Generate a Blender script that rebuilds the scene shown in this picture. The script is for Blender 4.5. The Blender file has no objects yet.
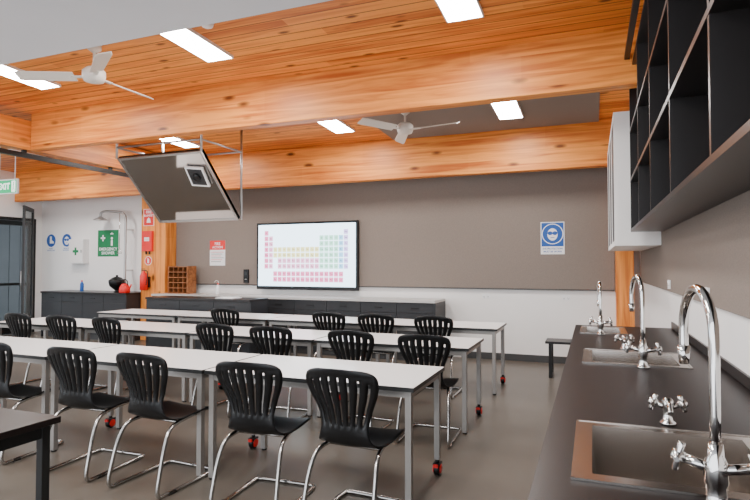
import bpy, bmesh, math, random
from mathutils import Matrix, Vector
random.seed(4)
scene = bpy.context.scene
COL = scene.collection

# ------------------------------------------------------------ materials
def new_mat(name):
    m = bpy.data.materials.new(name); m.use_nodes = True
    nt = m.node_tree
    return m, nt, nt.nodes["Principled BSDF"]

def mat(name, col, rough=0.5, metal=0.0, noise=0.0, nscale=20.0, emit=None, estr=0.0, spec=0.5, bump=0.0):
    m, nt, p = new_mat(name)
    p.inputs["Base Color"].default_value = (*col, 1)
    p.inputs["Roughness"].default_value = rough
    p.inputs["Metallic"].default_value = metal
    p.inputs["Specular IOR Level"].default_value = spec
    if emit:
        p.inputs["Emission Color"].default_value = (*emit, 1)
        p.inputs["Emission Strength"].default_value = estr
    if noise > 0 or bump > 0:
        tc = nt.nodes.new("ShaderNodeTexCoord")
        n = nt.nodes.new("ShaderNodeTexNoise"); n.inputs["Scale"].default_value = nscale
        n.inputs["Detail"].default_value = 6
        nt.links.new(tc.outputs["Object"], n.inputs["Vector"])
        if noise > 0:
            r = nt.nodes.new("ShaderNodeMapRange")
            r.inputs["From Min"].default_value = 0.25; r.inputs["From Max"].default_value = 0.75
            r.inputs["To Min"].default_value = 1 - noise; r.inputs["To Max"].default_value = 1 + noise
            nt.links.new(n.outputs["Fac"], r.inputs["Value"])
            v = nt.nodes.new("ShaderNodeVectorMath"); v.operation = 'SCALE'
            v.inputs[0].default_value = col
            nt.links.new(r.outputs[0], v.inputs["Scale"])
            nt.links.new(v.outputs[0], p.inputs["Base Color"])
        if bump > 0:
            b = nt.nodes.new("ShaderNodeBump"); b.inputs["Strength"].default_value = bump
            b.inputs["Distance"].default_value = 0.01
            nt.links.new(n.outputs["Fac"], b.inputs["Height"])
            nt.links.new(b.outputs[0], p.inputs["Normal"])
    return m

def wood(name, along, across, bw, groove=True, light=(0.90, 0.335, 0.062), dark=(0.50, 0.110, 0.014), rough=0.42, kx=2.2, ky=5.5):
    m, nt, p = new_mat(name)
    N = nt.nodes.new; L = nt.links.new
    tc = N("ShaderNodeTexCoord"); sp = N("ShaderNodeSeparateXYZ")
    L(tc.outputs["Object"], sp.inputs[0])
    ax = {'X': 0, 'Y': 1, 'Z': 2}
    third = [k for k in 'XYZ' if k not in (along, across)][0]
    A = sp.outputs[ax[along]]; C = sp.outputs[ax[across]]; T = sp.outputs[ax[third]]
    def M(op, a, b=None):
        n = N("ShaderNodeMath"); n.operation = op
        for i, v in enumerate((a, b)):
            if v is None: continue
            if isinstance(v, (int, float)): n.inputs[i].default_value = v
            else: L(v, n.inputs[i])
        return n.outputs[0]
    q = M('DIVIDE', C, bw); idx = M('FLOOR', q); fr = M('FRACT', q)
    wn = N("ShaderNodeTexWhiteNoise"); wn.noise_dimensions = '1D'; L(idx, wn.inputs["W"])
    rnd = wn.outputs["Value"]
    off = M('MULTIPLY', rnd, 37.0)
    cell = M('FLOOR', M('ADD', M('DIVIDE', A, 2.7), M('MULTIPLY', rnd, 9.0)))
    wn2 = N("ShaderNodeTexWhiteNoise"); wn2.noise_dimensions = '2D'
    cc = N("ShaderNodeCombineXYZ"); L(idx, cc.inputs[0]); L(cell, cc.inputs[1]); L(cc.outputs[0], wn2.inputs["Vector"])
    rnd2 = wn2.outputs["Value"]
    cb = N("ShaderNodeCombineXYZ")
    L(M('ADD', M('MULTIPLY', A, 0.9), off), cb.inputs[0]); L(M('MULTIPLY', C, 15.0), cb.inputs[1]); L(M('MULTIPLY', T, 15.0), cb.inputs[2])
    n1 = N("ShaderNodeTexNoise"); n1.inputs["Scale"].default_value = 1.0; n1.inputs["Detail"].default_value = 4
    n1.inputs["Distortion"].default_value = 0.8
    L(cb.outputs[0], n1.inputs["Vector"])
    ck = N("ShaderNodeCombineXYZ")
    L(M('ADD', M('MULTIPLY', A, kx), off), ck.inputs[0]); L(M('MULTIPLY', C, ky), ck.inputs[1]); L(M('MULTIPLY', T, 2.0), ck.inputs[2])
    vo = N("ShaderNodeTexVoronoi"); vo.inputs["Scale"].default_value = 1.0
    L(ck.outputs[0], vo.inputs["Vector"])
    kr = N("ShaderNodeMapRange"); kr.inputs["From Min"].default_value = 0.07; kr.inputs["From Max"].default_value = 0.16
    kr.inputs["To Min"].default_value = 1.0; kr.inputs["To Max"].default_value = 0.0
    L(vo.outputs["Distance"], kr.inputs["Value"])
    ramp = N("ShaderNodeValToRGB")
    ramp.color_ramp.elements[0].position = 0.30; ramp.color_ramp.elements[0].color = (*dark, 1)
    ramp.color_ramp.elements[1].position = 0.62; ramp.color_ramp.elements[1].color = (*light, 1)
    f = M('ADD', n1.outputs["Fac"], M('MULTIPLY', M('SUBTRACT', rnd2, 0.5), 0.26 if groove else 0.08))
    L(f, ramp.inputs["Fac"])
    mx = N("ShaderNodeMixRGB"); mx.inputs["Color2"].default_value = (0.09, 0.016, 0.003, 1)
    L(M('MULTIPLY', kr.outputs[0], 0.9), mx.inputs["Fac"]); L(ramp.outputs[0], mx.inputs["Color1"])
    out = mx.outputs[0]
    if groove:
        g = M('LESS_THAN', fr, 0.08)
        m2 = N("ShaderNodeMixRGB"); m2.inputs["Color2"].default_value = (0.11, 0.022, 0.004, 1)
        L(M('MULTIPLY', g, 0.9), m2.inputs["Fac"]); L(out, m2.inputs["Color1"]); out = m2.outputs[0]
    L(out, p.inputs["Base Color"])
    p.inputs["Roughness"].default_value = rough
    p.inputs["Specular IOR Level"].default_value = 0.3
    return m

M_ceilwood = wood("pine_boards", 'X', 'Y', 0.13)
M_beam = wood("pine_beam", 'X', 'Z', 0.30, groove=False, kx=1.5, ky=4.0)
M_beamY = wood("pine_beam_side", 'Y', 'Z', 0.30, groove=False, kx=1.5, ky=4.0)
M_post = wood("pine_post", 'Z', 'X', 0.25, groove=False, kx=1.8, ky=4.0)
M_rack = wood("rack_wood", 'X', 'Z', 0.3, groove=False, light=(0.40, 0.15, 0.05), dark=(0.16, 0.05, 0.015))
M_floor = mat("vinyl_floor", (0.120, 0.102, 0.083), 0.34, noise=0.06, nscale=3.0, spec=.38)
M_white = mat("white_paint", (0.88, 0.86, 0.84), 0.6, noise=0.02, nscale=2)
M_bulk = mat("plaster_ceiling", (0.66, 0.67, 0.70), 0.7, noise=0.02, nscale=2)
M_fabric = mat("acoustic_fabric", (0.240, 0.198, 0.170), 0.95, noise=0.14, nscale=160, spec=0.1)
M_base = mat("baseboard_grey", (0.05, 0.05, 0.05), 0.5)
M_black = mat("black_laminate", (0.014, 0.012, 0.012), 0.35, spec=.35)
M_blackm = mat("black_metal", (0.010, 0.010, 0.010), 0.4, spec=.35)
M_plastic = mat("black_plastic", (0.0035, 0.0035, 0.004), 0.38, spec=.35)
M_bench = mat("bench_top_dark", (0.010, 0.0065, 0.006), 0.36, noise=0.15, nscale=120, spec=.2)
M_cab = mat("cabinet_grey", (0.026, 0.027, 0.030), 0.45, spec=.35)
M_cabgap = mat("cabinet_gap", (0.006, 0.006, 0.006), 0.8)
M_ltop = mat("light_benchtop", (0.50, 0.49, 0.47), 0.3)
M_ttop = mat("table_white", (0.96, 0.94, 0.92), 0.22)
M_tedge = mat("table_edge", (0.012, 0.012, 0.012), 0.4)
M_silver = mat("silver_powdercoat", (0.33, 0.31, 0.29), 0.38, metal=0.6)
M_chrome = mat("chrome", (0.66, 0.64, 0.62), 0.10, metal=1.0)
M_tube = mat("chair_chrome", (0.46, 0.44, 0.42), 0.26, metal=1.0)
M_steel = mat("stainless_steel", (0.46, 0.42, 0.385), 0.22, metal=1.0)
M_alu = mat("aluminium", (0.45, 0.44, 0.43), 0.35, metal=0.9)
M_red = mat("red", (0.78, 0.012, 0.010), 0.4)
M_blue = mat("safety_blue", (0.005, 0.085, 0.38), 0.5)
M_green = mat("safety_green", (0.0, 0.19, 0.06), 0.5)
M_paper = mat("sign_white", (0.87, 0.87, 0.87), 0.5)
M_fan = mat("fan_white", (0.72, 0.67, 0.60), 0.4)
M_mirror = mat("mirror", (0.40, 0.385, 0.37), 0.05, metal=1.0)
M_light = mat("light_diffuser", (1, 1, 1), 0.5, emit=(1.0, 0.965, 0.93), estr=84)
M_exit = mat("exit_green", (0, 0.3, 0.1), 0.5, emit=(0.0, 0.45, 0.18), estr=0.9)
M_exitw = mat("exit_white", (0.9, 0.9, 0.9), 0.5, emit=(1, 1, 1), estr=1.5)
M_pave = mat("paving", (0.10, 0.10, 0.10), 0.9, noise=0.1, nscale=3)
M_dwall = mat("grey_cladding", (0.10, 0.105, 0.11), 0.8, noise=0.1, nscale=2)
m, nt, p = new_mat("glass")
p.inputs["Base Color"].default_value = (0.70, 0.76, 0.78, 1); p.inputs["Roughness"].default_value = 0.02
p.inputs["Transmission Weight"].default_value = 1.0; p.inputs["IOR"].default_value = 1.05
M_glass = m
def scr(name, c, s=3.2): return mat(name, (0, 0, 0), 0.4, emit=c, estr=s)
M_scr = scr("screen_white", (0.68, 0.86, 1.0), 5.0)
M_cells = [scr("cell_pink", (0.85, 0.22, 0.42)), scr("cell_yellow", (0.85, 0.80, 0.38)), scr("cell_blue", (0.30, 0.62, 0.90)),
           scr("cell_green", (0.40, 0.80, 0.62)), scr("cell_violet", (0.62, 0.50, 0.90)), scr("cell_rose", (0.85, 0.40, 0.60))]
M_ink = mat("ink_black", (0.01, 0.01, 0.01), 0.5)

# ------------------------------------------------------------ builder
class B:
    def __init__(s, M=None):
        s.bm = bmesh.new(); s.mats = []; s.M = M or Matrix.Identity(4)
    def mi(s, m):
        if m not in s.mats: s.mats.append(m)
        return s.mats.index(m)
    def v(s, co): return s.bm.verts.new(s.M @ Vector(co))
    def face(s, vs, m, smooth=False):
        try: f = s.bm.faces.new(vs)
        except ValueError: return None
        f.material_index = s.mi(m); f.smooth = smooth
        return f
    def box(s, x0, x1, y0, y1, z0, z1, m):
        if x0 > x1: x0, x1 = x1, x0
        if y0 > y1: y0, y1 = y1, y0
        if z0 > z1: z0, z1 = z1, z0
        c = [s.v((x, y, z)) for z in (z0, z1) for y in (y0, y1) for x in (x0, x1)]
        for q in ((0, 2, 3, 1), (4, 5, 7, 6), (0, 1, 5, 4), (2, 6, 7, 3), (0, 4, 6, 2), (1, 3, 7, 5)):
            s.face([c[i] for i in q], m)
    def poly(s, pts, m): return s.face([s.v(p) for p in pts], m)
    def rect(s, x0, x1, y0, y1, z, m): s.poly([(x0, y0, z), (x1, y0, z), (x1, y1, z), (x0, y1, z)], m)
    def disc(s, cx, cy, r, z, m, n=28, sy=1.0):
        s.poly([(cx + r * math.cos(2 * math.pi * i / n), cy + sy * r * math.sin(2 * math.pi * i / n), z) for i in range(n)], m)
    def tube(s, pts, r, m, n=10, cap=True, radii=None):
        pts = [Vector(p) for p in pts]; rings = []
        up = None
        for i, p in enumerate(pts):
            if i == 0: t = pts[1] - p
            elif i == len(pts) - 1: t = p - pts[i - 1]
            else: t = (pts[i + 1] - p).normalized() + (p - pts[i - 1]).normalized()
            t.normalize()
            if up is None:
                up = t.orthogonal().normalized()
            else:
                up = (up - t * up.dot(t)); up.normalize()
            w = t.cross(up); rr = radii[i] if radii else r
            rings.append([s.v(p + (up * math.cos(2 * math.pi * k / n) + w * math.sin(2 * math.pi * k / n)) * rr) for k in range(n)])
        for a, b in zip(rings, rings[1:]):
            for k in range(n):
                s.face([a[k], a[(k + 1) % n], b[(k + 1) % n], b[k]], m, True)
        if cap:
            s.face(rings[0][::-1], m); s.face(rings[-1], m)
    def cyl(s, a, b, r, m, n=16, r2=None): s.tube([a, b], r, m, n, radii=[r, r if r2 is None else r2])
    def lathe(s, c, prof, m, n=24, ax='Z'):
        rings = []
        for r, h in prof:
            ring = []
            for k in range(n):
                a = 2 * math.pi * k / n; x, y = r * math.cos(a), r * math.sin(a)
                o = (x, y, h) if ax == 'Z' else ((h, x, y) if ax == 'X' else (x, h, y))
                ring.append(s.v((c[0] + o[0], c[1] + o[1], c[2] + o[2])))
            rings.append(ring)
        for a, b in zip(rings, rings[1:]):
            for k in range(n):
                s.face([a[k], a[(k + 1) % n], b[(k + 1) % n], b[k]], m, True)
        s.face(rings[0][::-1], m); s.face(rings[-1], m)
    def text(s, txt, x, y, size, z, m, bold=False):
        cu = bpy.data.curves.new("t", 'FONT'); cu.body = txt; cu.size = size
        cu.align_x = 'CENTER'; cu.align_y = 'CENTER'; cu.resolution_u = 2
        if bold: cu.offset = size * 0.02
        ob = bpy.data.objects.new("t", cu); COL.objects.link(ob)
        dg = bpy.context.evaluated_depsgraph_get(); dg.update()
        me = bpy.data.meshes.new_from_object(ob.evaluated_get(dg))
        vs = [s.v((v.co.x + x, v.co.y + y, z)) for v in me.vertices]
        for pl in me.polygons: s.face([vs[i] for i in pl.vertices], m)
        bpy.data.objects.remove(ob); bpy.data.curves.remove(cu); bpy.data.meshes.remove(me)
    def mesh(s, name, recalc=True):
        if recalc: bmesh.ops.recalc_face_normals(s.bm, faces=s.bm.faces)
        me = bpy.data.meshes.new(name); s.bm.to_mesh(me); s.bm.free()
        for m in s.mats: me.materials.append(m)
        return me
    def obj(s, name, bevel=0, recalc=True, loc=(0, 0, 0)):
        o = bpy.data.objects.new(name, s.mesh(name, recalc)); COL.objects.link(o); o.location = loc
        if bevel:
            md = o.modifiers.new("bevel", 'BEVEL'); md.width = bevel; md.segments = 2; md.limit_method = 'ANGLE'
        return o

def smooth_path(pts, n=6):
    pts = [Vector(p) for p in pts]; out = []
    P = [pts[0]] + pts + [pts[-1]]
    for i in range(1, len(P) - 2):
        p0, p1, p2, p3 = P[i - 1], P[i], P[i + 1], P[i + 2]
        for k in range(n):
            t = k / n
            out.append(0.5 * ((2 * p1) + (-p0 + p2) * t + (2 * p0 - 5 * p1 + 4 * p2 - p3) * t * t + (-p0 + 3 * p1 - 3 * p2 + p3) * t ** 3))
    out.append(pts[-1]); return out

XR, XL, YB, YF = 0.61, -11.05, 8.4, -2.2
def ceil_z(y): return 3.42 - 0.035 * (y - 5.0)

# ------------------------------------------------------------ room shell
b = B(); b.box(XL - .1, XR + .1, YF, YB + .1, -0.1, 0, M_floor); b.obj("floor")
b = B(); b.box(XL - .1, XR + .1, YB, YB + .12, 0, 3.9, M_white); b.obj("wall_back")
b = B(); b.box(XR, XR + .12, YF, YB, 0, 3.9, M_white); b.obj("wall_right")
b = B()
b.box(XL - .12, XL, 8.22, YB, 0, 3.9, M_white)
b.box(XL - .12, XL, 5.9, 8.22, 2.35, 3.9, M_white)
b.box(XL - .12, XL, 5.3, 5.9, 0, 3.9, M_white)
b.box(XL - .12, XL, YF, 5.3, 0, 0.9, M_white)
b.box(XL - .12, XL, YF, 5.3, 2.5, 3.9, M_white)
b.box(XL - .12, XL, YF, -1.0, 0.9, 2.5, M_white)
b.obj("wall_left")
b = B()
y0, y1 = 3.2, YB
vs = [(XL, y0, ceil_z(y0)), (XR, y0, ceil_z(y0)), (XR, y1, ceil_z(y1)), (XL, y1, ceil_z(y1))]
lo = [b.v(q) for q in vs]; hi = [b.v((q[0], q[1], q[2] + .08)) for q in vs]
b.face(lo, M_ceilwood); b.face(hi[::-1], M_ceilwood)
for i in range(4): b.face([lo[i], lo[(i + 1) % 4], hi[(i + 1) % 4], hi[i]], M_ceilwood)
b.obj("ceiling")
b = B(); b.box(XL, XR, YF, 3.2, 3.15, 3.56, M_bulk); b.obj("ceiling_bulkhead")
b = B()
x0, x1, y0, y1 = -2.75, 0.1, 5.35, 7.72
lo = [b.v(q) for q in ((x0, y0, ceil_z(y0) - .03), (x1, y0, ceil_z(y0) - .03), (x1, y1, ceil_z(y1) - .03), (x0, y1, ceil_z(y1) - .03))]
hi = [b.v(q) for q in ((x0, y0, ceil_z(y0)), (x1, y0, ceil_z(y0)), (x1, y1, ceil_z(y1)), (x0, y1, ceil_z(y1)))]
b.face(lo, M_fabric); b.face(hi[::-1], M_fabric)
for i in range(4): b.face([lo[i], lo[(i + 1) % 4], hi[(i + 1) % 4], hi[i]], M_fabric)
b.obj("acoustic_ceiling_panel")

# beams
b = B(); b.box(-6.88, XR, 5.05, 5.19, 2.94, ceil_z(5.05), M_beam); b.obj("timber_beam", bevel=.006)
b = B(); b.box(XL, XR, 7.78, 7.92, 2.72, ceil_z(7.8), M_beam); b.obj("timber_beam.001", bevel=.006)
b = B(); b.box(-7.05, -6.9, 3.2, 7.77, 2.94, ceil_z(7.7), M_beamY); b.obj("timber_beam.002", bevel=.006)
b = B(); b.box(-7.0, -6.94, 3.25, 7.7, 2.84, 2.90, M_blackm)
for y in (3.6, 5.0, 6.4, 7.6): b.box(-6.99, -6.95, y, y + .05, 2.90, 2.94, M_blackm)
b.obj("curtain_track")
b = B(); b.box(-7.98, -7.40, 8.1, YB - .001, 0, 2.72, M_post); b.obj("timber_post", bevel=.005)
b = B(); b.box(0.30, 0.52, 8.1, YB - .001, 0, 2.72, M_post); b.obj("timber_post.001", bevel=.005)

b = B(); b.box(-7.38, 0.29, 8.365, YB, 1.07, 3.2, M_fabric); b.obj("acoustic_wall_panel", bevel=.004)
b = B(); b.box(-7.38, 0.29, 8.355, YB, 1.055, 1.07, M_base); b.obj("trim_panel_edge")
b = B(); b.box(-1.88, 0.29, 8.385, YB, 0, 0.10, M_base); b.obj("baseboard_back")
b = B(); b.box(XR - .015, XR, 5.15, 8.1, 0, 0.10, M_base); b.obj("baseboard_right")
b = B(); b.box(XR - .018, XR - .0005, -1.9, 8.0, 1.20, 2.6, M_fabric); b.obj("trim_pinboard", bevel=.003)
b = B(); b.box(XR - .012, XR, -1.9, 5.1, .905, .955, M_black); b.obj("trim_splashback")

# outlets
def outlet(x, y, z, face='X'):
    if face == 'X':
        b = B(Matrix.Translation((x, y, z)) @ Matrix(((0, 0, -1, 0), (-1, 0, 0, 0), (0, 1, 0, 0), (0, 0, 0, 1))))
    else:
        b = B(Matrix.Translation((x, y, z)) @ Matrix(((1, 0, 0, 0), (0, 0, -1, 0), (0, 1, 0, 0), (0, 0, 0, 1))))
    b.box(-.058, .058, -.036, .036, 0, .009, M_paper)
    for sx in (-.03, .03):
        b.box(sx - .008, sx + .008, .012, .028, .009, .013, M_paper)
        b.box(sx - .010, sx - .006, -.015, -.003, .009, .0095, M_ink)
        b.box(sx + .006, sx + .010, -.015, -.003, .009, .0095, M_ink)
        b.box(sx - .002, sx + .002, -.028, -.018, .009, .0095, M_ink)
    return b.obj("power_outlet", bevel=.002)
outlet(XR - .018, 5.1, 1.26); outlet(XR - .018, 3.5, 1.26)
outlet(-1.5, YB, .95, 'Y'); outlet(-.35, YB, .95, 'Y')

# ------------------------------------------------------------ ceiling lights
def panel_light(x, y, z, s=0.0, w=.28, l=.76):
    b = B()
    sl = -0.035 if s else 0
    def zz(yy): return z + sl * (yy)
    for (a0, a1, c0, c1, mm, dz) in ((-w / 2, w / 2, -l / 2, l / 2, M_light, -.022),):
        b.poly([(a0, c0, zz(c0) - z + dz), (a0, c1, zz(c1) - z + dz), (a1, c1, zz(c1) - z + dz), (a1, c0, zz(c0) - z + dz)], mm)
    t = .012
    for (a0, a1, c0, c1) in ((-w/2 - t, -w/2, -l/2 - t, l/2 + t), (w/2, w/2 + t, -l/2 - t, l/2 + t), (-w/2, w/2, -l/2 - t, -l/2), (-w/2, w/2, l/2, l/2 + t)):
        k = [b.v((xx, yy, zz(yy) - z + dz)) for dz in (-.028, 0) for yy in (c0, c1) for xx in (a0, a1)]
        for q in ((0, 2, 3, 1), (4, 5, 7, 6), (0, 1, 5, 4), (2, 6, 7, 3), (0, 4, 6, 2), (1, 3, 7, 5)):
            b.face([k[i] for i in q], M_paper)
    return b.obj("ceiling_panel_light", loc=(x, y, z), recalc=False)
for x in (-.94, -3.35, -5.66):
    panel_light(x, 4.00, ceil_z(4.0), 1)
for x in (-.94, -3.27, -5.98):
    panel_light(x, 6.75, ceil_z(6.75) - (.03 if x > -2 else 0), 1)
panel_light(-9.2, 4.3, ceil_z(4.3), 1); panel_light(-9.2, 6.7, ceil_z(6.7), 1)
for x in (-1.6, -4.6, -8.2):  # unseen panels, added to light the front of the room
    panel_light(x, 1.0, 3.15, 0, .3, 1.2)

b = B(); b.lathe((-3.0, 3.75, ceil_z(3.75) - .045), [(0.02, 0), (.045, .012), (.055, .045)], M_paper); b.obj("smoke_detector")

# ------------------------------------------------------------ fans
def fan(x, y, zc, zh, angs):
    b = B()
    b.cyl((0, 0, zh + .06), (0, 0, zc - .03), .012, M_fan)
    b.lathe((0, 0, zc - .09), [(.02, 0), (.06, .03), (.065, .088)], M_fan)
    b.lathe((0, 0, zh), [(.03, -.075), (.085, -.06), (.10, -.02), (.10, .03), (.07, .06), (.02, .075)], M_fan, 28)
    for a in angs:
        R = Matrix.Rotation(math.radians(a), 4, 'Z')
        old = b.M; b.M = old @ R @ Matrix.Translation((0, 0, zh - .02))
        b.box(.08, .20, -.02, .02, -.006, .006, M_fan)
        n = 8; top = []; bot = []
        for i in range(n + 1):
            t = i / n; xx = .17 + t * .52; hw = .055 + .012 * t
            if i == n: hw *= .75
            tw = .020
            top.append((b.v((xx, -hw, .006 - tw)), b.v((xx, hw, .006 + tw))))
            bot.append((b.v((xx, -hw, -.002 - tw)), b.v((xx, hw, -.002 + tw))))
        for i in range(n):
            b.face([top[i][0], top[i + 1][0], top[i + 1][1], top[i][1]], M_fan)
            b.face([bot[i][1], bot[i + 1][1], bot[i + 1][0], bot[i][0]], M_fan)
            b.face([top[i][0], bot[i][0], bot[i + 1][0], top[i + 1][0]], M_fan)
            b.face([top[i][1], top[i + 1][1], bot[i + 1][1], bot[i][1]], M_fan)
        b.face([top[0][0], top[0][1], bot[0][1], bot[0][0]], M_fan)
        b.face([top[n][0], bot[n][0], bot[n][1], top[n][1]], M_fan)
        b.M = old
    return b.obj("ceiling_fan", loc=(x, y, 0))
fan(-4.25, 3.72, ceil_z(3.7), 3.17, (90, 204, 325))
fan(-2.11, 6.35, ceil_z(6.35) - .03, 3.09, (240, 352, 115))

# ------------------------------------------------------------ demonstration mirror
b = B()
x0, x1 = -5.95, -4.56
ya, za, yb, zb = 5.6, 2.86, 6.4, 2.05
dirv = Vector((0, yb - ya, zb - za)).normalized(); nrm = Vector((0, -dirv.z, dirv.y)) * -1
if nrm.z > 0: nrm = -nrm
L = math.hypot(yb - ya, zb - za)
Mm = Matrix(((1, dirv.x, nrm.x, x0), (0, dirv.y, nrm.y, ya), (0, dirv.z, nrm.z, za), (0, 0, 0, 1)))
b.M = Mm; W = x1 - x0
b.box(.0, W, 0, L, -.05, -.002, M_blackm)
b.box(.03, W - .03, .03, L - .03, -.002, .004, M_mirror)
for (a0, a1, c0, c1) in ((0, W, 0, .03), (0, W, L - .03, L), (0, .03, .03, L - .03), (W - .03, W, .03, L - .03)):
    b.box(a0, a1, c0, c1, -.05, .014, M_alu)
b.M = Mm @ Matrix.Translation((W - .24, .36, .0)) @ Matrix.Rotation(math.radians(8), 4, 'Z')  # added camera-like unit, modelled in place of a white object's reflection
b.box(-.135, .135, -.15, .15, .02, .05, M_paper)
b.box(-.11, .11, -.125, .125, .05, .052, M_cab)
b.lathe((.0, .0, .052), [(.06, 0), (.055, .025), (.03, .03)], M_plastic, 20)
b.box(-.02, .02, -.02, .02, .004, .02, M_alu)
b.M = Matrix.Identity(4)
for x in (x0 + .01, x1 + .016):
    b.cyl((x, 6.43, 2.05), (x, 6.43, ceil_z(6.42)), .016, M_alu, 8)
    b.cyl((x, 5.58, 2.85), (x, 5.58, ceil_z(5.58)), .016, M_alu, 8)
    b.cyl((x, 5.58, 3.0), (x, 6.42, 3.0), .014, M_alu, 8)
b.cyl((x0, 6.42, 3.0), (x1, 6.42, 3.0), .014, M_alu, 8)
b.cyl((x0, 5.58, 3.0), (x1, 5.58, 3.0), .014, M_alu, 8)
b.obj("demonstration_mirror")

# ------------------------------------------------------------ chairs
def chair_mesh():
    b = B()
    ctrl = [(0.215, .425, .165), (0.20, .447, .195), (.12, .450, .208), (0, .440, .205), (-.10, .438, .195), (-.165, .455, .172), (-.20, .50, .150),
            (-.215, .56, .144), (-.232, .64, .166), (-.250, .71, .197), (-.266, .77, .216), (-.277, .815, .219), (-.283, .845, .210), (-.287, .862, .192), (-.289, .872, .165)]
    pts = smooth_path(ctrl, 3)
    slits = [-.78, -.52, -.26, 0, .26, .52, .78]; hw = .026
    us = [-1, -.90]
    for s_ in slits: us += [s_ - hw, s_ + hw]
    us += [.90, 1]
    extra = []
    for a, c in zip(us, us[1:]): extra += [a, (a + c) / 2] if c - a > .15 else [a]
    extra.append(1); us = extra
    rows = []
    for p in pts:
        y, z, w = p
        back = max(0, min(1, (z - .47) / .15))
        row = []
        for u in us:
            zz = z - (.014 * (1 - u * u)) * (1 - back) - back * .012 * u ** 4 * max(0, (z - .70) / .17)
            yy = y + back * (.045 * u * u)
            rib = back * .006 * max([0] + [1 - abs(u - s_) / .10 for s_ in slits]) if .53 < z < .84 else 0
            row.append(b.v((u * w, yy + rib, zz)))
        rows.append(row)
    for i in range(len(rows) - 1):
        zc = (pts[i].y + pts[i + 1].y) / 2; ycen = (pts[i].x + pts[i+1].x) / 2
        for j in range(len(us) - 1):
            uc = (us[j] + us[j + 1]) / 2
            ztop = .825 - .05 * uc * uc
            if .55 < zc < ztop and ycen < -.15 and any(abs(uc - s_) < hw * .8 for s_ in slits):
                continue
            b.face([rows[i][j], rows[i][j + 1], rows[i + 1][j + 1], rows[i + 1][j]], M_plastic, True)
    bmesh.ops.recalc_face_normals(b.bm, faces=b.bm.faces)
    bmesh.ops.solidify(b.bm, geom=b.bm.faces[:], thickness=.008)
    for sx in (-1, 1):
        path = smooth_path([(sx * .135, .15, .422), (sx * .150, .04, .420), (sx * .165, -.08, .412), (sx * .185, -.17, .385), (sx * .198, -.225, .29), (sx * .205, -.265, .15),
                            (sx * .207, -.285, .05), (sx * .207, -.262, .014), (sx * .207, -.20, .012), (sx * .207, .0, .012), (sx * .207, .20, .012), (sx * .190, .235, .012), (sx * .14, .242, .012), (0, .242, .012)], 4)
        b.tube(path, .0125, M_tube, 10)
        b.box(sx * .215 - .01, sx * .215 + .004, -.20, -.14, 0.0, .022, M_plastic)
        b.box(sx * .215 - .01, sx * .215 + .004, .12, .18, 0.0, .022, M_plastic)
    b.cyl((-.14, .12, .422), (.14, .12, .422), .010, M_tube, 8)
    b.cyl((-.16, -.07, .412), (.16, -.07, .412), .010, M_tube, 8)
    return b.mesh("classroom_chair", recalc=False)
CH = chair_mesh()
def chair(x, y, rot=0):
    o = bpy.data.objects.new("classroom_chair", CH); COL.objects.link(o)
    o.location = (x, y, 0); o.rotation_euler = (0, 0, math.radians(rot)); return o
chair(-1.24, 2.91, -3); chair(-1.85, 2.91, 3); chair(-2.64, 2.93, -3); chair(-3.29, 2.95, 2); chair(-4.12, 2.95, 4); chair(-5.0, 3.0, 0)
chair(-1.26, 4.46, 2); chair(-1.90, 4.50, -2); chair(-2.72, 4.52, 3); chair(-3.34, 4.54, 0); chair(-4.76, 4.60, -4); chair(-5.45, 4.6, 3); chair(-6.15, 4.62, 0)
chair(-1.60, 6.0, 0); chair(-2.28, 6.0, 3); chair(-2.85, 6.0, -2); chair(-4.35, 6.05, 0)

# ------------------------------------------------------------ tables
def table_mesh():
    b = B(); W, D = 1.45, .70
    b.box(0, W, 0, D, .705, .722, M_ttop)
    t = .002
    b.box(-t, W + t, -t, 0, .696, .7215, M_tedge); b.box(-t, W + t, D, D + t, .696, .7215, M_tedge)
    b.box(-t, 0, 0, D, .696, .7215, M_tedge); b.box(W, W + t, 0, D, .696, .7215, M_tedge)
    b.box(0, W, 0, D, .696, .705, M_tedge)
    s = .038
    for x in (.02, W - .02 - s):
        for y in (.02, D - .02 - s):
            cast = y > .1 and x > .1
            zb = .105 if cast else 0.012
            b.box(x, x + s, y, y + s, zb, .696, M_silver)
            if cast:
                cx, cy = x + s / 2, y + s / 2
                b.cyl((cx, cy, .082), (cx, cy, .106), .014, M_blackm, 10)
                b.box(cx - .024, cx + .024, cy - .034, cy + .034, .070, .084, M_blackm)
                b.lathe((cx, cy, .043), [(.030, -.022), (.043, -.017), (.043, .017), (.030, .022)], M_plastic, 22, 'X')
                b.lathe((cx, cy, .043), [(.024, -.028), (.031, -.025), (.031, .025), (.024, .028)], M_red, 20, 'X')
                b.box(cx - .016, cx + .016, cy - .05, cy - .034, .06, .080, M_red)
            else:
                b.cyl((x + s/2, y + s/2, 0), (x + s/2, y + s/2, .014), .020, M_plastic, 12)
        b.box(x + .004, x + s - .004, .02 + s, D - .02 - s, .655, .694, M_silver)
    b.box(.02 + s, W - .02 - s, .024, .05, .655, .694, M_silver)
    b.box(.02 + s, W - .02 - s, D - .05, D - .024, .655, .694, M_silver)
    return b.mesh("classroom_table")
TM = table_mesh()
def table(x, y):
    o = bpy.data.objects.new("classroom_table", TM); COL.objects.link(o); o.location = (x, y, 0)
    md = o.modifiers.new("bevel", 'BEVEL'); md.width = .002; md.segments = 1; md.limit_method = 'ANGLE'
for i in range(4): table(-2.40 - i * 1.47, 3.00)
for i in range(4): table(-2.42 - i * 1.47, 4.58)
for i in range(4): table(-2.42 - i * 1.47, 6.08)

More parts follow.
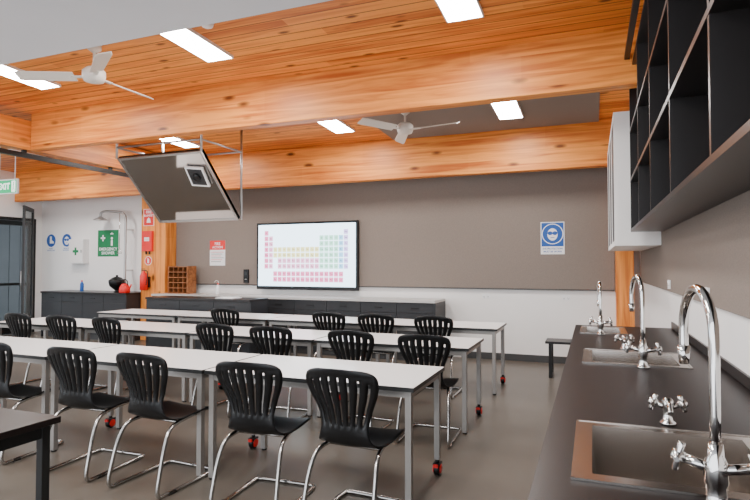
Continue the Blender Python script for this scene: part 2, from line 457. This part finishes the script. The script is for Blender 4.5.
# black desk near camera-left
b = B()
b.box(-3.8, -2.3, 1.12, 1.86, .69, .72, M_bench)
for x in (-3.77, -2.37):
    for y in (1.15, 1.79): b.box(x, x + .04, y, y + .04, 0, .69, M_blackm)
for y in (1.155, 1.80): b.box(-3.73, -2.37, y, y + .025, .63, .69, M_blackm)
for x in (-3.765, -2.36): b.box(x, x + .025, 1.19, 1.79, .63, .69, M_blackm)
b.obj("black_desk", bevel=.003)

# ------------------------------------------------------------ right side lab bench with holes
sinks = [(-.05, .45, 1.43, 1.96), (-.05, .46, 3.14, 3.64), (-.09, .24, 4.50, 4.98)]
holes = [(a + .025, c - .025, d + .025, e - .025) for a, c, d, e in sinks]
BX0, BX1, BY0, BY1 = -.138, XR - .002, -1.9, 5.12
xs = sorted({BX0, BX1} | {h[i] for h in holes for i in (0, 1)})
ys = sorted({BY0, BY1} | {h[i] for h in holes for i in (2, 3)})
b = B()
V = {}
def gv(i, j, z):
    k = (i, j, z)
    if k not in V: V[k] = b.v((xs[i], ys[j], z))
    return V[k]
def solid(i, j):
    if i < 0 or j < 0 or i >= len(xs) - 1 or j >= len(ys) - 1: return False
    cx, cy = (xs[i] + xs[i + 1]) / 2, (ys[j] + ys[j + 1]) / 2
    return not any(h[0] < cx < h[1] and h[2] < cy < h[3] for h in holes)
Z0, Z1 = .865, .90
for i in range(len(xs) - 1):
    for j in range(len(ys) - 1):
        if not solid(i, j): continue
        b.face([gv(i, j, Z1), gv(i + 1, j, Z1), gv(i + 1, j + 1, Z1), gv(i, j + 1, Z1)], M_bench)
        b.face([gv(i, j + 1, Z0), gv(i + 1, j + 1, Z0), gv(i + 1, j, Z0), gv(i, j, Z0)], M_bench)
        if not solid(i - 1, j): b.face([gv(i, j, Z0), gv(i, j, Z1), gv(i, j + 1, Z1), gv(i, j + 1, Z0)], M_bench)
        if not solid(i + 1, j): b.face([gv(i + 1, j, Z0), gv(i + 1, j + 1, Z0), gv(i + 1, j + 1, Z1), gv(i + 1, j, Z1)], M_bench)
        if not solid(i, j - 1): b.face([gv(i, j, Z0), gv(i + 1, j, Z0), gv(i + 1, j, Z1), gv(i, j, Z1)], M_bench)
        if not solid(i, j + 1): b.face([gv(i, j + 1, Z0), gv(i, j + 1, Z1), gv(i + 1, j + 1, Z1), gv(i + 1, j + 1, Z0)], M_bench)
b.box(-.095, -.090, BY0 + .02, BY1 - .03, .10, .865, M_cabgap)
y = BY0 + .02
while y < BY1 - .3:
    b.box(-.112, -.095, y + .003, min(y + .58, BY1 - .03) - .003, .105, .86, M_cab)
    b.box(-.125, -.112, y + .20, y + .36, .80, .81, M_alu)
    y += .58
b.box(-.095, BX1, BY1 - .045, BY1 - .027, 0, .865, M_cab)
b.box(-.095, BX1, BY0 + .002, BY0 + .02, 0, .865, M_cab)
b.box(-.05, -.035, BY0 + .02, BY1 - .05, 0, .10, M_base)
b.obj("lab_bench")

def sink(x0, x1, y0, y1):
    b = B(); z = .9015; r = .045; t = .0035
    ix0, ix1, iy0, iy1 = x0 + r, x1 - r, y0 + r, y1 - r
    for q in ((x0, x1, y0, iy0), (x0, x1, iy1, y1), (x0, ix0, iy0, iy1), (ix1, x1, iy0, iy1)):
        b.box(*q, z, z + t, M_steel)
    zb = .72
    s = .012
    ring = [(ix0, iy0), (ix1, iy0), (ix1, iy1), (ix0, iy1)]
    cx, cy = (ix0 + ix1) / 2, (iy0 + iy1) / 2
    top = [b.v((p[0], p[1], z + t)) for p in ring]
    mid = [b.v((p[0] + (s if p[0] < cx else -s), p[1] + (s if p[1] < cy else -s), zb + .02)) for p in ring]
    bot = [b.v((p[0] + (3 * s if p[0] < cx else -3 * s), p[1] + (3 * s if p[1] < cy else -3 * s), zb)) for p in ring]
    for a, c in ((top, mid), (mid, bot)):
        for i in range(4): b.face([a[i], a[(i + 1) % 4], c[(i + 1) % 4], c[i]], M_steel)
    b.face(bot, M_steel)
    for q in ((x0 - .003, x1 + .003, y0 - .003, y0 + .004), (x0 - .003, x1 + .003, y1 - .004, y1 + .003), (x0 - .003, x0 + .004, y0, y1), (x1 - .004, x1 + .003, y0, y1)):
        b.box(*q, .9005, z + t + .002, M_steel)
    b.lathe((cx, cy, zb + .001), [(.035, 0), (.033, .002), (.022, .0025)], M_chrome, 20)
    b.disc(cx, cy, .018, zb + .0045, M_ink, 16)
    return b.obj("sink", recalc=False)
for s_ in sinks: sink(*s_)

def cross(b, c, d, r=.032):
    c = Vector(c); d = Vector(d).normalized(); u = d.orthogonal().normalized(); w = d.cross(u)
    b.cyl(c - d * .012, c + d * .014, .012, M_chrome, 12)
    for k in range(2):
        q = (u * math.cos(math.pi/4 + k * math.pi / 2) + w * math.sin(math.pi/4 + k * math.pi / 2))
        b.tube([c - q * r, c - q * r * .85, c, c + q * r * .85, c + q * r], .006, M_chrome, 8, radii=[.006, .009, .0055, .009, .006])

def gooseneck(x, y, name="gooseneck_tap", H=.47, reach=(-.03, .20), r=.011):
    b = B(); z0 = .9
    b.lathe((x, y, z0 + .002), [(.032, 0), (.030, .008), (.020, .014), (.019, .05), (.024, .06), (.024, .10), (.016, .115), (.014, .14)], M_chrome, 20)
    dx, dy = reach
    h = z0 + H
    top = [(x, y, z0 + .10), (x, y, z0 + .2), (x, y, h - .12)]
    n = 12
    for i in range(1, n + 1):
        a = math.pi * i / n
        f = (1 - math.cos(a)) / 2
        top.append((x + dx * f, y + dy * f, h - .11 + .10 * math.sin(a)))
    top += [(x + dx, y + dy, h - .15), (x + dx, y + dy, h - .17)]
    b.tube(top, r, M_chrome, 14)
    b.cyl((x + dx, y + dy, h - .155), (x + dx, y + dy, h - .20), r * 1.35, M_chrome, 14, r2=r * 1.0)
    for sx in (-1, 1):
        d = Vector((sx * 1.0, .25 * sx * -1, .25)).normalized()
        p0 = Vector((x, y, z0 + .085)); b.cyl(p0, p0 + d * .06, .011, M_chrome, 12)
        cross(b, p0 + d * .072, d)
    return b.obj(name, recalc=True)
gooseneck(.240, 1.36, H=.475)
gooseneck(.235, 3.09, reach=(-.04, .16))
gooseneck(.055, 4.44, H=.40, reach=(-.01, .17))

def valve(x, y):
    b = B(); z0 = .9
    b.lathe((x, y, z0 + .002), [(.026, 0), (.024, .008), (.015, .014), (.014, .05), (.018, .055), (.018, .075), (.01, .085)], M_chrome, 18)
    b.tube(smooth_path([(x, y, z0 + .065), (x, y - .04, z0 + .075), (x, y - .075, z0 + .055)], 4), .008, M_chrome, 10)
    for sx in (-1, 1):
        d = Vector((sx, 0.1, .35)).normalized(); p0 = Vector((x, y, z0 + .055))
        b.cyl(p0, p0 + d * .035, .009, M_chrome, 10); cross(b, p0 + d * .045, d, .027)
    return b.obj("bench_water_valve")
valve(.225, 2.03)
valve(.18, 3.72)

# ------------------------------------------------------------ right wall open shelving
b = B()
sx0, sx1, sy0, sy1, sz0, sz1 = .33, XR - .02, -1.0, 5.5, 1.72, 3.10
t = .025
for z in (sz0, 2.17, 2.62, sz1): b.box(sx0, sx1, sy0, sy1, z, z + t, M_black)
y = sy1 - t
while y > sy0 - .1:
    for za, zb_ in ((sz0 + t, 2.17), (2.17 + t, 2.62), (2.62 + t, sz1)):
        b.box(sx0 + .002, sx1, y, y + t, za, zb_, M_black)
    y -= .9
b.obj("open_shelving_unit")
b = B(); b.box(.27, .31, .0, 5.6, 3.15, 3.19, M_blackm)
for yy in (.3, 2.0, 3.6, 5.2): b.box(.28, .42, yy, yy + .03, 3.13, 3.15, M_blackm)
b.obj("curtain_track.001")

# white wall cupboard
b = B()
cx0, cx1, cy0, cy1, cz0, cz1 = .20, XR - .02, 5.62, 7.74, 1.60, 2.86
b.box(cx0 + .02, cx1, cy0, cy1, cz0, cz1, M_white)
n = 3; w = (cy1 - cy0) / n
for i in range(n):
    ya_, yb_ = cy0 + i * w + .004, cy0 + (i + 1) * w - .004
    b.box(cx0 + .005, cx0 + .02, ya_ + .05, yb_ - .05, cz0 + .05, cz1 - .05, M_cab)
    for q in ((ya_, ya_ + .05, cz0, cz1), (yb_ - .05, yb_, cz0, cz1), (ya_ + .05, yb_ - .05, cz0, cz0 + .05), (ya_ + .05, yb_ - .05, cz1 - .05, cz1)):
        b.box(cx0, cx0 + .02, q[0], q[1], q[2], q[3], M_white)
b.obj("wall_cupboard")

# low black bench seat near back wall
b = B()
b.box(-.56, .20, 7.25, 7.60, .43, .46, M_black)
for x in (-.52, .12):
    b.box(x, x + .04, 7.27, 7.31, .0, .43, M_blackm); b.box(x, x + .04, 7.54, 7.58, 0, .43, M_blackm)
    b.box(x, x + .04, 7.31, 7.54, 0, .03, M_blackm)
b.obj("low_bench_seat", bevel=.003)

# ------------------------------------------------------------ back bench
def cabrun(b, xa, xb, yf, yb2, top, h=.9, step=.6, mt=.035):
    b.box(xa, xb, yf, yb2, h - mt, h, top)
    b.box(xa + .02, xb - .02, yf + .045, yb2, .10, h - mt, M_cabgap)
    b.box(xa + .02, xb - .02, yf + .08, yb2, 0, .10, M_base)
    x = xa + .02; n = max(1, round((xb - xa - .04) / step)); s = (xb - xa - .04) / n
    for i in range(n):
        b.box(x + .003, x + s - .003, yf + .025, yf + .045, .105, h - mt - .16, M_cab)
        b.box(x + .003, x + s - .003, yf + .025, yf + .045, h - mt - .155, h - mt - .008, M_cab)
        b.box(x + s / 2 - .06, x + s / 2 + .06, yf + .012, yf + .025, h - mt - .085, h - mt - .075, M_cabgap)
        x += s
    b.box(xb - .02, xb, yf + .025, yb2, 0, h - mt, M_cab); b.box(xa, xa + .02, yf + .025, yb2, 0, h - mt, M_cab)
b = B(); cabrun(b, -10.2, -7.99, 7.74, YB - .005, M_black); b.obj("storage_bench")
b = B(); cabrun(b, -7.38, -2.12, 7.74, 8.35, M_ltop); b.obj("storage_bench.001")
b = B(); cabrun(b, -6.75, -4.75, 6.95, 7.45, M_black, h=.90); b.obj("demonstration_bench")

# ------------------------------------------------------------ interactive display
def wallM(x, z, y=8.365): return Matrix.Translation((x, y, z)) @ Matrix(((1, 0, 0, 0), (0, 0, -1, 0), (0, 1, 0, 0), (0, 0, 0, 1)))
b = B(wallM(-4.54, 1.575))
W, H = 1.94, 1.16
b.box(-W/2, W/2, -H/2, H/2, .03, .09, M_plastic)
b.box(-.4, .4, -.3, .3, 0.001, .03, M_blackm)
b.rect(-W/2 + .035, W/2 - .035, -H/2 + .06, H/2 - .035, .0905, M_scr)
sym = "H He Li Be B C N O F Ne Na Mg Al Si P S Cl Ar K Ca Sc Ti V Cr Mn Fe Co Ni Cu Zn Ga Ge As Se Br Kr Rb Sr Y Zr Nb Mo Tc Ru Rh Pd Ag Cd In Sn Sb Te I Xe Cs Ba La Ce Pr Nd Pm Sm Eu Gd Tb Dy Ho Er Tm Yb Lu Hf Ta W Re Os Ir Pt Au Hg Tl Pb Bi Po At Rn Fr Ra Ac Th Pa U Np Pu Am Cm Bk Cf Es Fm Md No Lr Rf Db Sg Bh Hs Mt Ds Rg Cn Nh Fl Mc Lv Ts Og".split()
def pos(n):
    if n == 1: return 0, 0
    if n == 2: return 17, 0
    for base, row in ((3, 1), (11, 2)):
        if base <= n < base + 8:
            k = n - base; return (k if k < 2 else k + 10), row
    for base, row in ((19, 3), (37, 4)):
        if base <= n < base + 18: return n - base, row
    for base, row in ((55, 5), (87, 6)):
        if base <= n < base + 32:
            k = n - base
            if k < 2: return k, row
            if k < 17: return k, row + 2.35
            return k - 14, row
    return 0, 0
cw, chh = .090, .096
for n, s_ in enumerate(sym, 1):
    c, r = pos(n)
    if r > 7: mt = M_cells[0]
    elif c < 1: mt = M_cells[0]
    elif c < 2: mt = M_cells[5]
    elif c < 12: mt = M_cells[1] if r < 5 else M_cells[5]
    elif c < 16: mt = M_cells[3]
    elif c < 17: mt = M_cells[2]
    else: mt = M_cells[4]
    x = -.81 + c * cw; y = .44 - r * chh
    b.rect(x, x + cw - .012, y - chh + .014, y, .0912, mt)
    b.text(s_, x + cw / 2 - .006, y - chh / 2 + .006, .045, .0918, M_ink)
b.obj("interactive_display", recalc=False)

# ------------------------------------------------------------ signs
def sign(name, x, z, w, h, fn, y=8.365):
    b = B(wallM(x, z, y)); b.box(-w/2, w/2, -h/2, h/2, 0, .004, M_paper); fn(b, w, h); return b.obj(name, recalc=False)
def head(b, cx, cy, r, extra):
    b.disc(cx, cy, r, .005, M_blue, 32)
    b.disc(cx, cy - r * .05, r * .52, .0055, M_paper, 24, 1.25)
    if extra == 'goggles':
        b.rect(cx - r * .62, cx + r * .62, cy + r * .05, cy + r * .16, .006, M_blue)
        b.disc(cx - r * .24, cy + r * .08, r * .25, .0062, M_blue, 20, .8); b.disc(cx + r * .24, cy + r * .08, r * .25, .0062, M_blue, 20, .8)
        b.rect(cx - r * .2, cx + r * .2, cy - r * .42, cy - r * .36, .006, M_blue)
def fn(b, w, h):
    b.rect(-w/2 + .012, w/2 - .012, -h/2 + .115, h/2 - .012, .0045, M_blue)
    b.disc(0, .06, .150, .0048, M_paper, 32)
    head(b, 0, .06, .138, 'goggles')
    b.text("EYE PROTECTION", 0, -h/2 + .080, .034, .005, M_blue, True); b.text("MUST BE WORN", 0, -h/2 + .038, .034, .005, M_blue, True)
sign("eye_protection_sign", -.53, 1.81, .33, .47, fn)
def fn(b, w, h):
    b.rect(-w/2, w/2, h/2 - .17, h/2, .0045, M_red)
    b.text("FIRE", 0, h/2 - .06, .07, .005, M_paper, True); b.text("ACTION", 0, h/2 - .125, .06, .005, M_paper, True)
    for i in range(6):
        b.rect(-w/2 + .03, w/2 - .03 - (i % 3) * .03, h/2 - .21 - i * .035, h/2 - .218 - i * .035, .005, M_cab if i % 2 else M_red)
sign("fire_action_sign", -6.42, 1.64, .34, .46, fn)
def fn(b, w, h):
    head(b, 0, .04, .135, 'goggles')
    b.text("WEAR EYE", 0, -.13, .038, .005, M_blue, True); b.text("PROTECTION", 0, -.17, .036, .005, M_blue, True)
sign("safety_sign", -10.30, 1.90, .29, .42, fn, YB)
def fn(b, w, h):
    b.disc(0, .04, .135, .005, M_blue, 32)
    b.poly([(-.04, .13, .0055), (-.04, -.02, .0055), (.08, -.02, .0055), (.08, .015, .0055), (.02, .05, .0055), (.02, .13, .0055)], M_paper)
    b.text("FOOT", 0, -.13, .038, .005, M_blue, True); b.text("PROTECTION", 0, -.17, .036, .005, M_blue, True)
sign("safety_sign", -10.76, 1.90, .29, .42, fn, YB)
def fn(b, w, h):
    b.rect(-w/2 + .01, w/2 - .01, -h/2 + .01, h/2 - .01, .0045, M_green)
    b.text("EMERGENCY", 0, -.12, .085, .005, M_paper, True); b.text("SHOWER", 0, -.20, .085, .005, M_paper, True)
    b.rect(-.20, -.08, .09, .125, .005, M_paper); b.rect(-.157, -.122, .045, .17, .005, M_paper)
    b.disc(.10, .10, .028, .005, M_paper); b.rect(.075, .125, -.05, .065, .005, M_paper)
    b.rect(.06, .14, .18, .20, .005, M_paper); b.rect(.093, .107, .20, .225, .005, M_paper)
sign("emergency_shower_sign", -9.14, 1.86, .58, .56, fn, YB)
def fn(b, w, h):
    b.rect(-w/2 + .008, w/2 - .008, -h/2 + .008, h/2 - .008, .0045, M_red)
    b.text("FIRE", 0, .10, .075, .005, M_paper, True); b.text("BLANKET", 0, .035, .055, .005, M_paper, True)
    b.poly([(-.05, -.10, .005), (.05, -.10, .005), (.035, -.03, .005), (0, .0, .005), (-.035, -.03, .005)], M_paper)
sign("fire_blanket_sign", -7.80, 2.32, .25, .32, fn, 8.1)
b = B(wallM(-7.80, 1.87, 8.1))
b.box(-.12, .12, -.19, .19, 0, .05, M_red); b.rect(-.06, .06, 0, .07, .051, M_paper); b.text("FIRE BLANKET", 0, .035, .015, .052, M_red, True)
b.box(-.05, -.03, -.25, -.19, .01, .03, M_ink); b.box(.03, .05, -.25, -.19, .01, .03, M_ink)
b.obj("fire_blanket_pouch")
b = B(wallM(-7.80, 1.50, 8.1))
b.lathe((0, 0, 0), [(.085, 0), (.085, .004)], M_paper, 28); b.disc(0, 0, .075, .0045, M_red); b.rect(-.02, .02, -.045, .03, .005, M_paper); b.rect(-.03, .01, .035, .045, .005, M_paper)
b.obj("extinguisher_marker", recalc=False)
b = B()
b.lathe((-7.80, 7.99, .95), [(.05, 0), (.07, .012), (.072, .26), (.055, .31), (.022, .335), (.022, .36)], M_red, 24)
b.box(-7.85, -7.75, 7.975, 8.005, 1.31, 1.325, M_ink); b.box(-7.86, -7.78, 7.978, 8.002, 1.34, 1.35, M_ink)
b.tube(smooth_path([(-7.77, 7.99, 1.32), (-7.70, 7.98, 1.28), (-7.70, 7.96, 1.12), (-7.715, 7.96, 1.05)], 5), .009, M_ink, 8)
b.box(-7.86, -7.74, 8.06, 8.1, 1.0, 1.2, M_blackm)
b.obj("fire_extinguisher")

b = B(wallM(-9.86, 1.70, YB - .001))
b.box(-.20, .20, -.25, .25, 0, .15, M_paper); b.box(-.19, .19, -.24, .24, .15, .156, M_white)
b.rect(-.08, .08, -.025, .025, .158, M_green); b.rect(-.025, .025, -.08, .08, .1585, M_green)
b.box(.15, .17, -.03, .03, .156, .17, M_alu)
b.obj("first_aid_cabinet")

# safety shower
b = B()
X, Y = -8.50, 8.22
b.tube(smooth_path([(X, Y, .90), (X, Y, 1.4), (X, Y, 2.0), (X, Y, 2.32), (X - .06, Y, 2.43), (X - .2, Y, 2.47), (X - .5, Y - .02, 2.49), (X - .62, Y - .02, 2.46), (X - .64, Y - .02, 2.40)], 5), .024, M_alu, 12)
b.lathe((X - .64, Y - .02, 2.31), [(.13, 0), (.125, .02), (.05, .06), (.02, .09)], M_alu, 24)
b.cyl((X - .12, Y - .03, 2.44), (X - .12, Y - .03, 1.75), .006, M_chrome, 8)
b.tube([(X - .18, Y - .03, 1.65), (X - .06, Y - .03, 1.65), (X - .12, Y - .03, 1.75), (X - .18, Y - .03, 1.65)], .006, M_chrome, 8)
b.lathe((X, Y, .90), [(.06, 0), (.055, .02), (.03, .03)], M_chrome, 18)
for z in (1.3, 2.1): b.box(X - .03, X + .03, Y, YB - .001, z, z + .03, M_chrome)
b.obj("safety_shower")
b = B()
b.lathe((-8.42, 7.95, .90), [(.06, 0), (.055, .015), (.03, .03), (.06, .06), (.13, .12), (.15, .20), (.145, .235), (.13, .24), (.08, .28), (.02, .30)], M_plastic, 24)
b.lathe((-8.42, 7.95, 1.20), [(.02, 0), (.022, .02), (.01, .03)], M_plastic, 12)
b.obj("black_lidded_pot")

def kettle(x, y, z):
    b = B()
    b.lathe((x, y, z), [(.09, 0), (.10, .015), (.095, .10), (.06, .16), (.03, .175)], M_red, 24)
    b.lathe((x, y, z + .175), [(.032, 0), (.03, .012), (.012, .018), (.014, .035), (.004, .04)], M_ink, 16)
    b.tube(smooth_path([(x + .085, y, z + .05), (x + .13, y, z + .10), (x + .16, y, z + .16)], 4), .013, M_red, 10)
    b.tube(smooth_path([(x - .07, y, z + .14), (x - .06, y, z + .22), (x, y, z + .25), (x + .06, y, z + .22), (x + .07, y, z + .14)], 5), .009, M_ink, 8)
    return b.obj("red_kettle")
kettle(-8.12, 7.85, .90)

b = B()
x0, x1, ya_, yb_, z0 = -7.22, -6.78, 7.98, 8.22, .90
b.box(x0, x0 + .015, ya_, yb_, z0, z0 + .50, M_rack); b.box(x1 - .015, x1, ya_, yb_, z0, z0 + .50, M_rack)
for k in range(6): b.box(x0 + .015, x1 - .015, ya_, yb_, z0 + k * .096, z0 + k * .096 + .012, M_rack)
for k in range(1, 4): b.box(x0 + k * .11, x0 + k * .11 + .008, ya_ + .005, yb_ - .002, z0 + .012, z0 + .48, M_rack)
b.box(x0 + .015, x1 - .015, yb_ - .006, yb_, z0, z0 + .49, M_ink)
b.obj("wooden_pigeonhole_rack")

def bottle(x, y, z, mb, h=.2, r=.035, name="wash_bottle"):
    b = B()
    b.lathe((x, y, z), [(r * .9, 0), (r, .01), (r, h * .65), (r * .45, h * .8), (r * .4, h * .86)], mb, 18)
    b.lathe((x, y, z + h * .86), [(r * .5, 0), (r * .5, h * .10), (r * .2, h * .12)], M_red, 14)
    b.tube(smooth_path([(x, y, z + h * .95), (x, y, z + h * 1.15), (x - .05, y, z + h * 1.2), (x - .08, y, z + h * 1.05)], 4), .004, M_paper, 6)
    return b.obj(name)
bottle(-6.2, 8.1, .9, M_paper); bottle(-9.5, 8.1, .9, M_blue, .22)
b = B(); b.box(-5.45, -5.13, 7.05, 7.3, .90, .912, M_paper)
b.M = Matrix.Translation((-5.28, 7.17, 0)) @ Matrix.Rotation(.3, 4, 'Z'); b.box(-.14, .14, -.1, .1, .9125, .92, M_paper); b.obj("paper_stack")
b = B(wallM(-5.78, 1.22)); b.box(-.05, .05, -.12, .12, 0, .03, M_plastic); b.box(-.03, .03, .02, .08, .03, .034, M_cab)
for k in range(3): b.box(-.02 + k * .015, -.012 + k * .015, -.06, -.05, .03, .034, M_paper)
b.obj("wall_controller")

# ------------------------------------------------------------ exit sign
b = B(Matrix.Translation((-8.14, 5.6, 2.59)) @ Matrix(((1, 0, 0, 0), (0, 0, -1, 0), (0, 1, 0, 0), (0, 0, 0, 1))))
b.box(-.24, .24, -.11, .11, -.03, 0, M_paper); b.rect(-.225, .225, -.095, .095, .001, M_exit)
b.text("EXIT", -.05, 0, .13, .002, M_exitw, True)
b.rect(.12, .20, -.08, .08, .0015, M_exitw)
b.disc(.165, .05, .014, .0022, M_exit); b.poly([(.145, .035, .0022), (.17, .035, .0022), (.165, -.02, .0022), (.15, -.02, .0022)], M_exit)
b.poly([(.15, -.02, .0022), (.165, -.02, .0022), (.145, -.065, .0022), (.132, -.06, .0022)], M_exit)
b.poly([(.155, -.02, .0022), (.165, -.015, .0022), (.19, -.055, .0022), (.178, -.06, .0022)], M_exit)
b.M = Matrix.Identity(4)
for x in (-8.31, -7.97): b.cyl((x, 5.615, 2.70), (x, 5.615, ceil_z(5.6)), .006, M_paper, 8)
b.obj("exit_sign", recalc=False)

# ------------------------------------------------------------ doors and windows in left wall
def door(y0, y1, name):
    b = B(); x0, x1 = XL - .07, XL - .03
    f = .07
    b.box(x0, x1, y0, y0 + f, .01, 2.33, M_blackm); b.box(x0, x1, y1 - f, y1, .01, 2.33, M_blackm)
    b.box(x0, x1, y0 + f, y1 - f, .01, .20, M_blackm); b.box(x0, x1, y0 + f, y1 - f, 2.24, 2.33, M_blackm)
    b.box(x0, x1, y0 + f, y1 - f, 1.0, 1.05, M_blackm)
    b.box((x0 + x1) / 2 - .003, (x0 + x1) / 2 + .003, y0 + f, y1 - f, .2, 1.0, M_glass)
    b.box((x0 + x1) / 2 - .003, (x0 + x1) / 2 + .003, y0 + f, y1 - f, 1.05, 2.24, M_glass)
    b.cyl((x1 + .04, y0 + .1, .9), (x1 + .04, y0 + .1, 1.3), .012, M_alu, 10)
    return b.obj(name)
door(5.95, 7.05, "door_1"); door(7.06, 8.17, "door_2")
b = B(); b.box(XL - .12, XL + .02, 8.18, 8.25, 0, 2.40, M_blackm); b.box(XL - .12, XL + .02, 5.86, 5.94, 0, 2.40, M_blackm); b.box(XL - .12, XL + .02, 5.94, 8.18, 2.34, 2.40, M_blackm)
b.obj("trim_door_frame")
b = B()
for y in (-1.0, 1.1, 3.2, 5.24): b.box(XL - .09, XL - .03, y, y + .06, .9, 2.5, M_blackm)
for a, c in ((-.94, 1.1), (1.16, 3.2), (3.26, 5.24)):
    b.box(XL - .09, XL - .03, a, c, .9, .96, M_blackm); b.box(XL - .09, XL - .03, a, c, 2.44, 2.5, M_blackm)
    b.box(XL - .063, XL - .057, a, c, .96, 2.44, M_glass)
b.obj("window_1")
b = B(Matrix.Translation((-10.98, 8.14, 0)) @ Matrix.Rotation(math.radians(-35), 4, 'Z'))
f = .07; Wd = .80
b.box(0, f, -.02, .02, .01, 2.60, M_blackm); b.box(Wd - f, Wd, -.02, .02, .01, 2.60, M_blackm)
b.box(f, Wd - f, -.02, .02, .01, .18, M_blackm); b.box(f, Wd - f, -.02, .02, 2.52, 2.60, M_blackm); b.box(f, Wd - f, -.004, .004, .18, 2.52, M_glass)
b.cyl((Wd - .1, -.05, .9), (Wd - .1, -.05, 1.3), .012, M_alu, 10)
bpy_door3 = b
# leaf hinged on the door frame, standing open into the room
b.bm.transform(Matrix.Translation((-10.98, 8.14, 0)) @ Matrix.Rotation(math.radians(-13), 4, 'Z') @ Matrix.Translation((10.98, -8.14, 0)))
b.obj("door_3")
b = B(); b.box(-30, XL - .13, -12, 20, -.12, -.05, M_pave); b.obj("paved_ground")
b = B()
for k in range(30): b.box(-14.6, -14.5, 6.2 + k * .3, 6.2 + k * .3 + .285, -.05, 3.2, M_dwall)
b.box(-14.6, XL - .14, 6.2, 15, 3.2, 3.3, M_dwall)
b.obj("covered_walkway")

# ------------------------------------------------------------ world
w = bpy.data.worlds.new("world"); scene.world = w; w.use_nodes = True
bg = w.node_tree.nodes["Background"]; bg.inputs[0].default_value = (0.88, 0.93, 1.0, 1); bg.inputs[1].default_value = 4.4

# ------------------------------------------------------------ camera
cam = bpy.data.cameras.new("camera"); cam.lens = 26.4; cam.sensor_width = 36; cam.clip_start = .03; cam.clip_end = 100
co = bpy.data.objects.new("camera", cam); COL.objects.link(co); co.location = (0, 0, 1.42)
co.rotation_euler = (math.radians(90 + 1.56), 0, math.radians(21.53))
scene.camera = co
